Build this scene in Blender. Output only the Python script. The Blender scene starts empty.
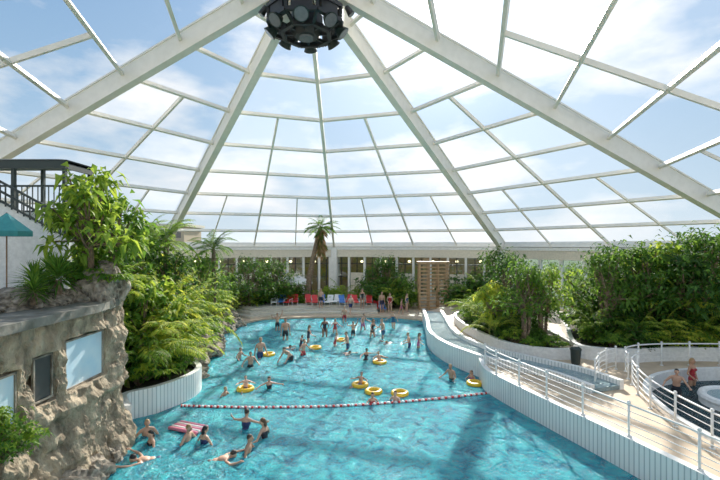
import bpy, bmesh, math, random
import numpy as np
from mathutils import Vector, Matrix, noise
random.seed(7); rng=np.random.default_rng(7)
S=bpy.context.scene
S.view_settings.view_transform='Standard'
S.view_settings.look='None'
S.view_settings.gamma=1.08
COL=S.collection

# ---------------------------------------------------------------- materials
def newmat(name):
    m=bpy.data.materials.new(name); m.use_nodes=True
    nt=m.node_tree; nt.nodes.clear()
    out=nt.nodes.new('ShaderNodeOutputMaterial')
    return m,nt,out
def N(nt,t,**kw):
    n=nt.nodes.new(t)
    for k,v in kw.items():
        if k in n.inputs.keys(): n.inputs[k].default_value=v
        else: setattr(n,k,v)
    return n
def ramp(nt,stops):
    r=nt.nodes.new('ShaderNodeValToRGB')
    e=r.color_ramp.elements
    while len(e)<len(stops): e.new(0.5)
    for i,(p,c) in enumerate(stops):
        e[i].position=p; e[i].color=(c[0],c[1],c[2],1)
    return r
def M(name,col,rough=0.5,col2=None,scale=8.0,bump=0.0,metal=0.0,emit=0.0,bd=.1,stretch=None):
    m,nt,out=newmat(name)
    b=N(nt,'ShaderNodeBsdfPrincipled'); b.inputs['Roughness'].default_value=rough
    b.inputs['Metallic'].default_value=metal
    tc=N(nt,'ShaderNodeTexCoord')
    nz=N(nt,'ShaderNodeTexNoise'); nz.inputs['Scale'].default_value=scale; nz.inputs['Detail'].default_value=8
    if stretch:
        mp=N(nt,'ShaderNodeMapping'); mp.inputs['Scale'].default_value=stretch
        nt.links.new(tc.outputs['Object'],mp.inputs[0]); nt.links.new(mp.outputs[0],nz.inputs['Vector']); nz.inputs['Roughness'].default_value=.65
    else: nt.links.new(tc.outputs['Object'],nz.inputs['Vector'])
    c2=col2 if col2 else tuple(c*0.85 for c in col)
    r=ramp(nt,[(0.35,c2),(0.65,col)])
    nt.links.new(nz.outputs['Fac'],r.inputs[0]); nt.links.new(r.outputs[0],b.inputs['Base Color'])
    if bump>0:
        bp=N(nt,'ShaderNodeBump'); bp.inputs['Strength'].default_value=min(1,bump); bp.inputs['Distance'].default_value=bd
        nt.links.new(nz.outputs['Fac'],bp.inputs['Height']); nt.links.new(bp.outputs[0],b.inputs['Normal'])
    if emit>0:
        b.inputs['Emission Color'].default_value=(*col,1); b.inputs['Emission Strength'].default_value=emit
    nt.links.new(b.outputs[0],out.inputs[0])
    return m
def leafmat(name,c1,c2,c3,trans=0.4):
    m,nt,out=newmat(name)
    at=N(nt,'ShaderNodeAttribute'); at.attribute_name='tint'
    oi=N(nt,'ShaderNodeObjectInfo')
    ma=N(nt,'ShaderNodeMath',operation='MULTIPLY_ADD'); ma.inputs[1].default_value=0.5
    nt.links.new(oi.outputs['Random'],ma.inputs[0])
    mm=N(nt,'ShaderNodeMath',operation='MULTIPLY'); mm.inputs[1].default_value=0.6
    nt.links.new(at.outputs['Fac'],mm.inputs[0]); nt.links.new(mm.outputs[0],ma.inputs[2])
    r=ramp(nt,[(0.0,c1),(0.5,c2),(1.0,c3)]); nt.links.new(ma.outputs[0],r.inputs[0])
    d=N(nt,'ShaderNodeBsdfPrincipled'); d.inputs['Roughness'].default_value=0.6; d.inputs['Specular IOR Level'].default_value=.3
    t=N(nt,'ShaderNodeBsdfTranslucent')
    hs=N(nt,'ShaderNodeHueSaturation'); hs.inputs['Value'].default_value=1.9; hs.inputs['Hue'].default_value=0.482
    nt.links.new(r.outputs[0],hs.inputs['Color']); nt.links.new(hs.outputs[0],t.inputs[0])
    nt.links.new(r.outputs[0],d.inputs['Base Color'])
    mx=N(nt,'ShaderNodeMixShader'); mx.inputs[0].default_value=trans
    nt.links.new(d.outputs[0],mx.inputs[1]); nt.links.new(t.outputs[0],mx.inputs[2]); nt.links.new(mx.outputs[0],out.inputs[0])
    return m
def tilemat(name,col,grout,bw,bh,mort=0.06):
    m,nt,out=newmat(name)
    b=N(nt,'ShaderNodeBsdfPrincipled'); b.inputs['Roughness'].default_value=0.3
    uv=N(nt,'ShaderNodeTexCoord')
    br=N(nt,'ShaderNodeTexBrick'); br.offset=0.0
    br.inputs['Color1'].default_value=(*col,1); br.inputs['Color2'].default_value=(*[c*.93 for c in col],1)
    br.inputs['Mortar'].default_value=(*grout,1); br.inputs['Scale'].default_value=1
    br.inputs['Mortar Size'].default_value=mort*bw; br.inputs['Brick Width'].default_value=bw; br.inputs['Row Height'].default_value=bh
    nt.links.new(uv.outputs['UV'],br.inputs['Vector']); nt.links.new(br.outputs['Color'],b.inputs['Base Color'])
    bp=N(nt,'ShaderNodeBump'); bp.inputs['Strength'].default_value=.5; bp.invert=True; bp.inputs['Distance'].default_value=.03
    nt.links.new(br.outputs['Fac'],bp.inputs['Height']); nt.links.new(bp.outputs[0],b.inputs['Normal'])
    nt.links.new(b.outputs[0],out.inputs[0]); return m

m_steel=M('cream_steel',(.88,.84,.75),.45,(.82,.78,.69),3)
m_white=M('white_paint',(.86,.86,.84),.4)
m_black=M('black_metal',(.018,.018,.02),.45)
m_dark=M('dark_green_metal',(.015,.03,.028),.5)
m_rock=M('rock',(.56,.45,.31),.9,(.17,.13,.085),1.6,1.0,bd=.25,stretch=(1.4,1.4,.7))
m_rock2=M('grey_rock',(.42,.36,.28),.9,(.11,.09,.065),2.5,1.0)
m_soil=M('soil',(.07,.055,.03),.95,(.03,.035,.015),3,.6)
m_deck=M('tan_tiles',(.60,.46,.31),.6,(.48,.36,.25),1.5)
m_wood=M('wood',(.33,.18,.08),.6,(.2,.1,.045),4)
m_trunk=M('bark',(.28,.20,.13),.9,(.12,.08,.05),9,.8)
m_fwall=tilemat('fluted_white_tile',(.88,.88,.85),(.46,.49,.49),.14,3.0,.12)
m_red=M('red_plastic',(.7,.03,.03),.4)
m_yel=M('yellow_vinyl',(.9,.55,.02),.3)
m_pink=M('pink_vinyl',(.85,.25,.35),.3)
m_blue=M('blue_plastic',(.05,.2,.6),.4)
m_teal=M('teal_fabric',(.05,.33,.34),.7)
m_cream=M('cream_plaster',(.76,.70,.58),.7)
m_lamp=M('warm_lamp',(1,.75,.4),.5,emit=6)
m_pf=tilemat('pool_floor_tile',(.45,.85,.93),(.3,.7,.82),.25,.25,.06)
m_grass=M('grass',(.07,.13,.03),.9,(.05,.08,.02),.5)
m_darkint=M('dark_interior',(.035,.035,.032),.6)
m_winint=M('window_blue',(.50,.68,.80),.12,(.66,.78,.84),1.5)
m_leafA=leafmat('leaf_deep',(.014,.05,.008),(.045,.125,.016),(.13,.25,.03),.40)
m_leafB=leafmat('leaf_palm',(.06,.13,.015),(.18,.30,.03),(.48,.50,.06),.45)
m_leafC=leafmat('leaf_mid',(.025,.08,.01),(.085,.195,.022),(.26,.37,.04),.42)
m_dead=leafmat('leaf_dry',(.25,.15,.06),(.38,.26,.12),(.5,.38,.2),.3)

def domeglass():
    m,nt,out=newmat('dome_glazing')
    at=N(nt,'ShaderNodeAttribute'); at.attribute_name='tint'
    tr=N(nt,'ShaderNodeBsdfTransparent'); tr.inputs[0].default_value=(.98,.99,1,1)
    tl=N(nt,'ShaderNodeBsdfTranslucent'); tl.inputs[0].default_value=(.95,.96,.97,1)
    gl=N(nt,'ShaderNodeBsdfGlossy'); gl.inputs['Roughness'].default_value=.05
    mr=N(nt,'ShaderNodeMapRange'); mr.inputs['To Min'].default_value=.0; mr.inputs['To Max'].default_value=.14
    nt.links.new(at.outputs['Fac'],mr.inputs['Value'])
    a=N(nt,'ShaderNodeMixShader'); nt.links.new(mr.outputs[0],a.inputs[0]); nt.links.new(tr.outputs[0],a.inputs[1]); nt.links.new(tl.outputs[0],a.inputs[2])
    b=N(nt,'ShaderNodeMixShader'); b.inputs[0].default_value=.02; nt.links.new(a.outputs[0],b.inputs[1]); nt.links.new(gl.outputs[0],b.inputs[2])
    nt.links.new(b.outputs[0],out.inputs[0]); return m
m_dglass=domeglass()
def clearglass():
    m,nt,out=newmat('clear_glass')
    tr=N(nt,'ShaderNodeBsdfTransparent'); tr.inputs[0].default_value=(.8,.87,.88,1)
    gl=N(nt,'ShaderNodeBsdfGlossy'); gl.inputs['Roughness'].default_value=.03
    b=N(nt,'ShaderNodeMixShader'); b.inputs[0].default_value=.1; nt.links.new(tr.outputs[0],b.inputs[1]); nt.links.new(gl.outputs[0],b.inputs[2])
    nt.links.new(b.outputs[0],out.inputs[0]); return m
m_glass=clearglass()
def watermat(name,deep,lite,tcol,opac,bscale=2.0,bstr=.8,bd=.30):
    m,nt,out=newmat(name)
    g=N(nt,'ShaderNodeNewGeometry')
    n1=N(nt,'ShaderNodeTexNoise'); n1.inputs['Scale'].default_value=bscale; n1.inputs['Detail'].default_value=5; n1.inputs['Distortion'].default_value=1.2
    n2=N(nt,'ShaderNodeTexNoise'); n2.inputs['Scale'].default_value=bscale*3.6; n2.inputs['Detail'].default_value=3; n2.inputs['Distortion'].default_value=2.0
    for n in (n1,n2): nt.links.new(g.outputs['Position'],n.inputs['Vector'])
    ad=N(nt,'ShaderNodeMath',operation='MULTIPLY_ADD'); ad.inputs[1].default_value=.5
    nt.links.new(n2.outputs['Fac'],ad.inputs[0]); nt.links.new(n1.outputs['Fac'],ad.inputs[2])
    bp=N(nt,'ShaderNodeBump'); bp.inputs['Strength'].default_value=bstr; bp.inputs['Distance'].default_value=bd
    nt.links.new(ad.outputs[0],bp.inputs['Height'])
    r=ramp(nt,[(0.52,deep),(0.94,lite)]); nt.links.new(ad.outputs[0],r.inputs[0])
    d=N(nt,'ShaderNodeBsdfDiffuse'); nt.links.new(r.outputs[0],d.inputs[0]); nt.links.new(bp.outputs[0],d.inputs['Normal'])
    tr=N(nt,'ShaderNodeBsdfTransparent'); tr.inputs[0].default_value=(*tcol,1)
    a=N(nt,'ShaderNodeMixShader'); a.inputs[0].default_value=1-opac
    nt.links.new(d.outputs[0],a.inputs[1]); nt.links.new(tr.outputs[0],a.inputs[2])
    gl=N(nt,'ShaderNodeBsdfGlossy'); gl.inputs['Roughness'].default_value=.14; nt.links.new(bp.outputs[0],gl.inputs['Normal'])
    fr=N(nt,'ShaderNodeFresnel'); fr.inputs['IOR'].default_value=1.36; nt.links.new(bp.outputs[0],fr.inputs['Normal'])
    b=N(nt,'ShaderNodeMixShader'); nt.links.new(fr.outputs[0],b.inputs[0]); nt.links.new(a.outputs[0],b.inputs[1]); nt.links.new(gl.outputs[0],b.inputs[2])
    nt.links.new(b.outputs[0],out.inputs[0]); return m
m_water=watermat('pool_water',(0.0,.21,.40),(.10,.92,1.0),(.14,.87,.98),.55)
m_lagoon=watermat('lagoon_water',(.003,.03,.045),(.01,.08,.1),(.1,.3,.35),.7)
m_chan=watermat('channel_water',(.4,.65,.7),(.8,.95,.97),(.8,.95,.98),.5,3)

# ---------------------------------------------------------------- mesh builder
class MB:
    def __init__(s): s.v=[]; s.f=[]; s.m=[]; s.t=[]; s.n=0
    def add(s,vs,fs,mat=0,tint=0.5):
        b=s.n; s.v.extend([tuple(map(float,v)) for v in vs]); s.n+=len(vs)
        s.f.extend([tuple(i+b for i in f) for f in fs]); s.m.extend([mat]*len(fs)); s.t.extend([tint]*len(vs))
    def box(s,c,sz,rz=0,mat=0):
        x,y,z=[a/2 for a in sz]; ca,sa=math.cos(rz),math.sin(rz)
        vs=[]
        for dz in(-z,z):
            for dx,dy in((-x,-y),(x,-y),(x,y),(-x,y)):
                vs.append((c[0]+dx*ca-dy*sa,c[1]+dx*sa+dy*ca,c[2]+dz))
        s.add(vs,[(0,3,2,1),(4,5,6,7),(0,1,5,4),(1,2,6,5),(2,3,7,6),(3,0,4,7)],mat)
    def beam(s,p,q,w,d,up=(0,0,1),mat=0):
        p=Vector(p);q=Vector(q);a=(q-p).normalized();u=Vector(up); sd=a.cross(u)
        if sd.length<1e-3: sd=a.cross(Vector((1,0,0)))
        sd.normalize(); u=sd.cross(a).normalized()
        vs=[]
        for c in(p,q):
            for i,j in((-1,-1),(1,-1),(1,1),(-1,1)): vs.append(c+sd*(i*w/2)+u*(j*d/2))
        s.add(vs,[(0,1,2,3),(7,6,5,4),(0,4,5,1),(1,5,6,2),(2,6,7,3),(3,7,4,0)],mat)
    def tube(s,pts,rad,n=8,mat=0,tint=.5):
        pts=[Vector(p) for p in pts]
        if not hasattr(rad,'__len__'): rad=[rad]*len(pts)
        vs=[];fs=[]; ref=None
        for i,p in enumerate(pts):
            a=(pts[min(i+1,len(pts)-1)]-pts[max(i-1,0)]).normalized()
            if ref is None:
                ref=a.orthogonal().normalized()
            ref=(ref-a*ref.dot(a))
            if ref.length<1e-4: ref=a.orthogonal()
            ref.normalize(); o=a.cross(ref)
            for k in range(n):
                t=2*math.pi*k/n; vs.append(p+(ref*math.cos(t)+o*math.sin(t))*rad[i])
        for i in range(len(pts)-1):
            for k in range(n):
                fs.append((i*n+k,i*n+(k+1)%n,(i+1)*n+(k+1)%n,(i+1)*n+k))
        fs.append(tuple(range(n-1,-1,-1))); b=(len(pts)-1)*n; fs.append(tuple(b+k for k in range(n)))
        s.add(vs,fs,mat,tint)
    def ell(s,c,r,seg=12,rings=8,mat=0,R=None):
        vs=[];fs=[]
        c=Vector(c)
        def P(x,y,z):
            v=Vector((x*r[0],y*r[1],z*r[2])); 
            if R is not None: v=R@v
            return c+v
        vs.append(P(0,0,-1))
        for i in range(1,rings):
            ph=-math.pi/2+math.pi*i/rings
            for k in range(seg):
                t=2*math.pi*k/seg; vs.append(P(math.cos(ph)*math.cos(t),math.cos(ph)*math.sin(t),math.sin(ph)))
        vs.append(P(0,0,1)); L=len(vs)-1
        for k in range(seg):
            fs.append((0,1+(k+1)%seg,1+k)); b=1+(rings-2)*seg; fs.append((L,b+k,b+(k+1)%seg))
        for i in range(rings-2):
            for k in range(seg):
                a=1+i*seg; fs.append((a+k,a+(k+1)%seg,a+seg+(k+1)%seg,a+seg+k))
        s.add(vs,fs,mat)
    def torus(s,c,R,r,n=28,k=10,mats=(0,)):
        vs=[];b=s.n
        for i in range(n):
            t=2*math.pi*i/n
            for j in range(k):
                p=2*math.pi*j/k; vs.append((c[0]+(R+r*math.cos(p))*math.cos(t),c[1]+(R+r*math.cos(p))*math.sin(t),c[2]+r*math.sin(p)))
        s.add(vs,[],0)
        for i in range(n):
            for j in range(k):
                i2=(i+1)%n;j2=(j+1)%k
                s.f.append((b+i*k+j,b+i2*k+j,b+i2*k+j2,b+i*k+j2)); s.m.append(mats[(i//4)%len(mats)])
    def mesh(s,name,mats,smooth=False):
        me=bpy.data.meshes.new(name); me.from_pydata(s.v,[],s.f)
        for m in mats: me.materials.append(m)
        me.polygons.foreach_set('material_index',s.m)
        if smooth: me.polygons.foreach_set('use_smooth',[True]*len(s.f))
        a=me.attributes.new('tint','FLOAT','POINT'); a.data.foreach_set('value',s.t)
        me.update(); return me
    def obj(s,name,mats,smooth=False,parent=None,loc=(0,0,0)):
        o=bpy.data.objects.new(name,s.mesh(name,mats,smooth)); COL.objects.link(o); o.location=loc
        if parent: o.parent=parent
        return o
def inst(me,name,loc,rz=0,sc=1,rx=0):
    o=bpy.data.objects.new(name,me); COL.objects.link(o); o.location=loc; o.rotation_euler=(rx,0,rz)
    o.scale=(sc,sc,sc) if not hasattr(sc,'__len__') else sc
    return o
def empty(name,loc=(0,0,0)):
    o=bpy.data.objects.new(name,None); COL.objects.link(o); o.location=loc; o.empty_display_size=.1; return o
def smooth(pts,n=6,closed=False):
    out=[];L=len(pts)
    rngi=range(L if closed else L-1)
    for i in rngi:
        g=lambda k: Vector(pts[k%L]) if closed else Vector(pts[max(0,min(L-1,k))])
        p0,p1,p2,p3=g(i-1),g(i),g(i+1),g(i+2)
        for j in range(n):
            t=j/n
            out.append(tuple(.5*((2*p1)+(-p0+p2)*t+(2*p0-5*p1+4*p2-p3)*t*t+(-p0+3*p1-3*p2+p3)*t**3)))
    if not closed: out.append(tuple(pts[-1]))
    return out
def slab(name,outer,holes,z0,z1,mat,parent=None):
    cu=bpy.data.curves.new(name,'CURVE'); cu.dimensions='2D'; cu.fill_mode='BOTH'
    for lp in [outer]+holes:
        sp=cu.splines.new('POLY'); sp.points.add(len(lp)-1)
        for i,p in enumerate(lp): sp.points[i].co=(p[0],p[1],0,1)
        sp.use_cyclic_u=True
    cu.extrude=(z1-z0)/2
    o=bpy.data.objects.new('tmp',cu); COL.objects.link(o)
    dg=bpy.context.evaluated_depsgraph_get(); me=bpy.data.meshes.new_from_object(o.evaluated_get(dg))
    bpy.data.objects.remove(o); me.materials.clear(); me.materials.append(mat)
    me.name=name
    ob=bpy.data.objects.new(name,me); COL.objects.link(ob)
    me.transform(Matrix.Translation((0,0,(z0+z1)/2)))
    if parent: ob.parent=parent
    return ob
def ribbonwall(name,path,z0,z1,th,mat,parent=None,capmat=None):
    P=[Vector((p[0],p[1])) for p in path]; n=len(P)
    nor=[]
    for i in range(n):
        d=(P[min(i+1,n-1)]-P[max(i-1,0)]).normalized(); nor.append(Vector((-d.y,d.x)))
    A=[P[i]+nor[i]*th/2 for i in range(n)]; B=[P[i]-nor[i]*th/2 for i in range(n)]
    vs=[];fs=[];uv=[];ms=[]
    u=[0]
    for i in range(1,n): u.append(u[-1]+(P[i]-P[i-1]).length)
    for i in range(n):
        vs+= [(A[i].x,A[i].y,z0),(A[i].x,A[i].y,z1),(B[i].x,B[i].y,z0),(B[i].x,B[i].y,z1)]
    for i in range(n-1):
        a=i*4;b=a+4
        fs.append((a,a+1,b+1,b)); uv.append([(u[i],.1),(u[i],z1-z0),(u[i+1],z1-z0),(u[i+1],.1)]); ms.append(0)
        fs.append((a+2,b+2,b+3,a+3)); uv.append([(u[i],.1),(u[i+1],.1),(u[i+1],z1-z0),(u[i],z1-z0)]); ms.append(0)
        fs.append((a+1,a+3,b+3,b+1)); uv.append([(.07,.5)]*4); ms.append(1)
    fs.append((0,2,3,1)); uv.append([(.07,.5)]*4); ms.append(1)
    b=(n-1)*4; fs.append((b,b+1,b+3,b+2)); uv.append([(.07,.5)]*4); ms.append(1)
    me=bpy.data.meshes.new(name); me.from_pydata(vs,[],fs)
    me.materials.append(mat); me.materials.append(capmat or m_white)
    l=me.uv_layers.new(name='UVMap'); k=0
    for f,q in zip(me.polygons,uv):
        for c in q: l.data[k].uv=c; k+=1
    me.polygons.foreach_set('material_index',ms)
    o=bpy.data.objects.new(name,me); COL.objects.link(o)
    if parent: o.parent=parent
    return o

# ---------------------------------------------------------------- camera (21 mm, 6 m above the water)
cam=bpy.data.cameras.new('camera'); cam.lens=21; cam.sensor_width=36; cam.shift_y=5/720; cam.clip_end=1000
co=bpy.data.objects.new('camera',cam); COL.objects.link(co); co.location=(0,0,6); co.rotation_euler=(math.radians(90),0,0); S.camera=co

# ---------------------------------------------------------------- dome
CX,CY=-2.3,18.0; RAD=27.0; ZB=6.0; ZT=18.0; NR=9
AZ=[-1,36,78.5,133,160,200,230,281,323]
def dp(az,k,dr=0):
    r=RAD*k/NR; a=math.radians(az)
    return Vector((CX+(r)*math.sin(a),CY+r*math.cos(a),ZT-(ZT-ZB)*k/NR+dr))
ceiling=empty('ceiling')
ribs=MB(); pur=MB(); gl=MB()
slope_n=lambda az: Vector((math.sin(math.radians(az))*.406,math.cos(math.radians(az))*.406,.914))
for i,az in enumerate(AZ):
    w=.2 if az==-1 else .3
    ribs.beam(dp(az,.25,-.2),dp(az,9,-.2),w,.9 if az!=-1 else .45,slope_n(az))
    if az!=-1: 
        ribs.beam(dp(az,.25,.27),dp(az,9,.27),.42,.08,slope_n(az)); ribs.beam(dp(az,.25,-.68),dp(az,9,-.68),.42,.08,slope_n(az))
    az2=AZ[(i+1)%len(AZ)]
    if az2<az: az2+=360
    mid=(az+az2)/2
    def chord(k,t):
        return dp(az,k).lerp(dp(az2,k),t)
    for k in range(1,10):
        pur.beam(dp(az,k),dp(az2,k),.15 if k<9 else .3,.22 if k<9 else .5,slope_n(mid))
    pur.beam(chord(3,.5),chord(9,.5),.13,.2,slope_n(mid))
    pur.beam(chord(6,.25),chord(9,.25),.09,.14,slope_n(mid)); pur.beam(chord(6,.75),chord(9,.75),.09,.14,slope_n(mid))
    for k in range(0,9):
        nsub=1 if k<3 else (2 if k<6 else 4)
        for j in range(nsub):
            up=Vector((0,0,.12))
            q=[chord(k,j/nsub)+up,chord(k+1,j/nsub)+up,chord(k+1,(j+1)/nsub)+up,chord(k,(j+1)/nsub)+up]
            t=random.random()**2
            gl.add(q,[(0,1,2,3)],0,t)
ribs.obj('ribs',[m_steel],parent=ceiling); pur.obj('purlins',[m_steel],parent=ceiling); gl.obj('glazing_panels',[m_dglass],parent=ceiling)
hub=MB()
hub.tube([(CX,CY,17.0),(CX,CY,18.1)],[1.9,1.5],16,0)
hub.obj('apex_ring',[m_steel],parent=ceiling)
cl=MB()
def octring(r,z,ph=math.pi/8): return [(CX+r*math.cos(ph+2*math.pi*k/8),CY+r*math.sin(ph+2*math.pi*k/8),z) for k in range(8)]
for (r,z) in ((1.62,15.9),(1.62,15.3),(1.05,15.0)):
    o=octring(r,z)
    for k in range(8): cl.beam(o[k],o[(k+1)%8],.16,.16)
a=octring(1.62,15.9);b=octring(1.62,15.3);c=octring(1.05,15.0)
for k in range(8):
    cl.beam(a[k],b[k],.12,.12); cl.beam(b[k],c[k],.12,.12); cl.beam(b[k],a[(k+1)%8],.06,.06)
    t=math.pi/8+2*math.pi*(k+.5)/8
    x,y=CX+1.38*math.cos(t),CY+1.38*math.sin(t)
    cl.box((x,y,15.6),(.3,.85,.55),t,0)
    d=Vector((math.cos(t)*.7,math.sin(t)*.7,-.7)); p=Vector((x,y,15.25))
    cl.tube([p,p+d*.12,p+d*.3],[.2,.24,.31],14,1); cl.tube([p+d*.3,p+d*.32],[.27,.27],14,2)
    p2=Vector((CX+1.85*math.cos(t),CY+1.85*math.sin(t),16.0)); d2=Vector((math.cos(t)*.5,math.sin(t)*.5,-.8)).normalized()
    cl.tube([p2-d2*.25,p2,p2+d2*.15],[.1,.14,.16],10,0); cl.tube([p2+d2*.15,p2+d2*.17],.13,10,2)
    cl.beam(a[k],(CX+.6*math.cos(t),CY+.6*math.sin(t),17.4),.07,.07)
cl.tube([(CX,CY,14.9),(CX,CY,15.15),(CX,CY,15.8)],[.5,.7,.7],8,0)
cl.tube([(CX,CY,14.82),(CX,CY,14.92)],[.3,.32],14,2)
for k in range(8):
    t=2*math.pi*k/8; cl.beam((CX+.5*math.cos(t),CY+.5*math.sin(t),15.05),(CX+1.1*math.cos(t),CY+1.1*math.sin(t),15.03),.09,.12)
cl.tube([(CX,CY,15.5),(CX,CY,17.6)],.16,8,0)
cl.obj('hanging_speaker_cluster',[m_black,m_dark,M('lens_grey',(.16,.17,.19),.2)])

# ---------------------------------------------------------------- perimeter walls
wnames=['wall_back_right','wall_right','wall_right_near','wall_near_right','wall_near','wall_near_left','wall_left_near','wall_left','wall_back_left']
for i,az in enumerate(AZ):
    az2=AZ[(i+1)%len(AZ)]
    if az2<az: az2+=360
    p=dp(az,9);q=dp(az2,9); p.z=q.z=0; d=(q-p); L=d.length; u=d.normalized(); nrm=Vector((u.y,-u.x,0)); ang=math.atan2(u.y,u.x)
    w=MB()
    def seg(t0,t1,z0,z1,th,mat,off=0):
        c=p+u*((t0+t1)/2*L)+nrm*off*-1
        w.box((c.x,c.y,(z0+z1)/2),((t1-t0)*L,th,z1-z0),ang,mat)
    seg(0,1,4.75,5.78,.5,0); seg(0,1,5.5,5.78,.62,1); seg(0,1,0.1,.75,.3,0)
    back=i in(0,8)
    nb=10
    for j in range(nb+1):
        c=p+u*(L*j/nb); w.box((c.x,c.y,2.9),(.2,.35,4.4),ang,1)
    for j in range(nb):
        t0=j/nb+.01;t1=(j+1)/nb-.01
        if back:
            if j%3==1: seg(t0,t1,.75,3.1,.12,0)
            seg(t0,t1,4.0,4.1,.14,2); seg(t0,t1,2.6,2.66,.1,2)
            tm=(t0+t1)/2; seg(tm-.003,tm+.003,.75,4.75,.1,2)
        else: seg(t0,t1,3.1,3.2,.1,1)
    w.box((p.x,p.y,2.9),(.9,.9,5.8),ang,1)
    wo=w.obj(wnames[i],[m_cream,m_white,m_darkint])
    g=MB(); c=p+u*(L/2); g.box((c.x,c.y,2.9),(L-.9,.03,4.3),ang,0)
    g.obj('window_%d'%(i+1),[m_glass],parent=wo)
rm=MB()
rm.box((-2.3,50.2,2.6),(42,.2,5.2),0,0); rm.box((-2.3,47.6,5.3),(42,5.0,.2),0,1); rm.box((-2.3,47.6,.2),(42,5.0,.1),0,2)
for x in np.arange(-18,16,2.6):
    rm.ell((x,46.0,4.2),(.16,.16,.12),8,6,3)
    rm.box((x+.8,50.0,2.6),(1.5,.1,1.6),0,4)
rm.obj('wall_restaurant',[M('warm_wall',(.42,.30,.18),.7),m_cream,m_deck,m_lamp,M('menu_board',(.18,.24,.10),.5,(.4,.24,.06),2)])

# ---------------------------------------------------------------- pool + decks
right_chain=[(8.8,4),(7.95,8.5),(7.15,11.2),(6.2,14),(5.45,16.4),(5.25,17.5),(5.5,19.1)]
chan_out=[(5.5,19.1),(4.45,21.6),(4.1,24.5),(4.5,28),(5.0,33)]
far=[(5.0,33),(3,34.3),(0,34.7),(-4,34.4),(-7.6,33.6),(-8.9,31.5)]
leftrock=[(-8.9,31.5),(-9.6,28),(-8.4,24.5),(-8.3,21),(-7.6,18.8)]
leftwall=[(-7.6,18.8),(-6.75,17.6),(-6.7,16.4),(-7.3,15.1),(-8.0,14.3),(-7.3,13.2)]
nearleft=[(-7.3,13.2),(-7.1,10),(-6.9,4)]
sr=smooth(right_chain,6); sc=smooth(chan_out,6); sf=smooth(far,5); slr=smooth(leftrock,5); slw=smooth(leftwall,6)
outline=sr[:-1]+sc[:-1]+sf[:-1]+slr[:-1]+slw[:-1]+nearleft
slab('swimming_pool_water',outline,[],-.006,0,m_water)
circ=[(CX+26.6*math.sin(2*math.pi*k/64),CY+26.6*math.cos(2*math.pi*k/64)) for k in range(64)]
slab('floor',circ,[outline],-.15,.12,m_deck)
def floorz(y): 
    if y>31: return -.25
    return -.25-(31-y)/(31-13)*.85 if y>13 else -1.1
ys=[3,13,31,36]
fv=[];ff=[]
for y in ys: fv+= [(-11,y,floorz(y)),(10,y,floorz(y))]
for i in range(3): ff.append((2*i,2*i+1,2*i+3,2*i+2))
me=bpy.data.meshes.new('pool_basin'); me.from_pydata(fv,[],ff); me.materials.append(m_pf)
uvl=me.uv_layers.new(name='UVMap')
for l in me.loops: v=me.vertices[l.vertex_index].co; uvl.data[l.index].uv=(v.x,v.y)
basin=bpy.data.objects.new('pool_basin',me); COL.objects.link(basin)
ribbonwall('pool_side',outline+[outline[0]],-1.3,-.01,.04,m_pf,parent=basin,capmat=m_pf)
lag=smooth([(9.9,9.2),(9.6,11.5),(9.8,13.5),(10.6,15.6),(12.3,17.2),(15,17.9),(18,17.5),(19,13),(17,9.5),(13,8.4)],4,True)
terr=[(p[0]+.12,p[1]) for p in sr]+[(p[0]+.12,p[1]) for p in sc[1:]]+[(7,36),(12,38),(17.5,32),(21.5,26),(22,16),(20,10),(15,5.5),(9,3.5)]
slab('walkway_terrace',terr,[lag],.1,.7,m_deck)
slab('lagoon_water',lag,[],.20,.25,m_lagoon)
ribbonwall('lagoon_edge_wall',lag+[lag[0]],-.3,.78,.18,m_white)
ribbonwall('pool_edge_wall',sr,-1.2,.9,.22,m_fwall)
ribbonwall('channel_wall',sc,-1.0,1.0,.2,m_fwall)
chin=smooth([(9.6,15.4),(9.0,17.0),(7.7,18.6),(6.4,20.4),(5.8,22.2),(5.5,24.5),(5.8,28),(6.2,32)],6)
chout2=smooth([(5.5,19.1),(6.6,17.9),(7.7,16.6),(8.3,15.0)],6)
ribbonwall('channel_wall',chin,.6,1.05,.2,m_fwall)
ribbonwall('channel_wall',chout2,.6,1.0,.2,m_fwall)
cw=[(p[0],p[1]) for p in chin]+[(p[0],p[1]) for p in reversed(sc)]+[(p[0],p[1]) for p in chout2]
slab('channel_water',cw,[],.72,.86,m_chan)
pl1=smooth([(7.1,21.4),(8.2,19.9),(9.7,19.5),(10.5,20.7),(10.6,25),(9,29.5),(6.9,30),(6.4,26)],5,True)
slab('planter_soil',pl1,[],.7,1.05,m_soil); ribbonwall('planter_wall',pl1+[pl1[0]],.65,1.2,.2,m_white)
pl2=smooth([(10.4,20.3),(11.1,19.2),(12.6,19.1),(14.5,19.4),(17,19.1),(20.3,19.0),(21.3,22),(19.2,26.5),(14,28),(11.9,24)],5,True)
slab('planter_soil',pl2,[],.7,1.15,m_soil); ribbonwall('planter_wall',pl2+[pl2[0]],.65,1.3,.22,m_white)
lp=[(p[0]-.1,p[1]) for p in slr]+[(p[0]-.1,p[1]) for p in slw[1:]]+[(-8,11),(-22,10),(-25,18),(-22,29),(-14,36),(-10.5,33.5)]
slab('planter_soil',lp,[],.1,.75,m_soil)
ribbonwall('planter_wall',slw,-1.2,.95,.22,m_fwall)
for i,(zz,off) in enumerate(((.3,.9),(.5,1.7),(.68,2.5))):
    st=[(-8.6-off*.2,32.5+off),(-7.5,33.7+off),(-4,34.5+off),(0,34.8+off),(1.5,34.9+off),(1.5,38.5),(-10.5,38.5),(-10.5,33.8+off)]
    slab('pool_steps',smooth(st[:5],4)+st[5:],[],.1,zz,M('step_tile%d'%i,(.65,.6,.5),.6))
rp=smooth([(-6.65,15.6),(-4,15.45),(-.75,15.6),(2.5,16.2),(5.35,17.0)],24)
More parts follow.
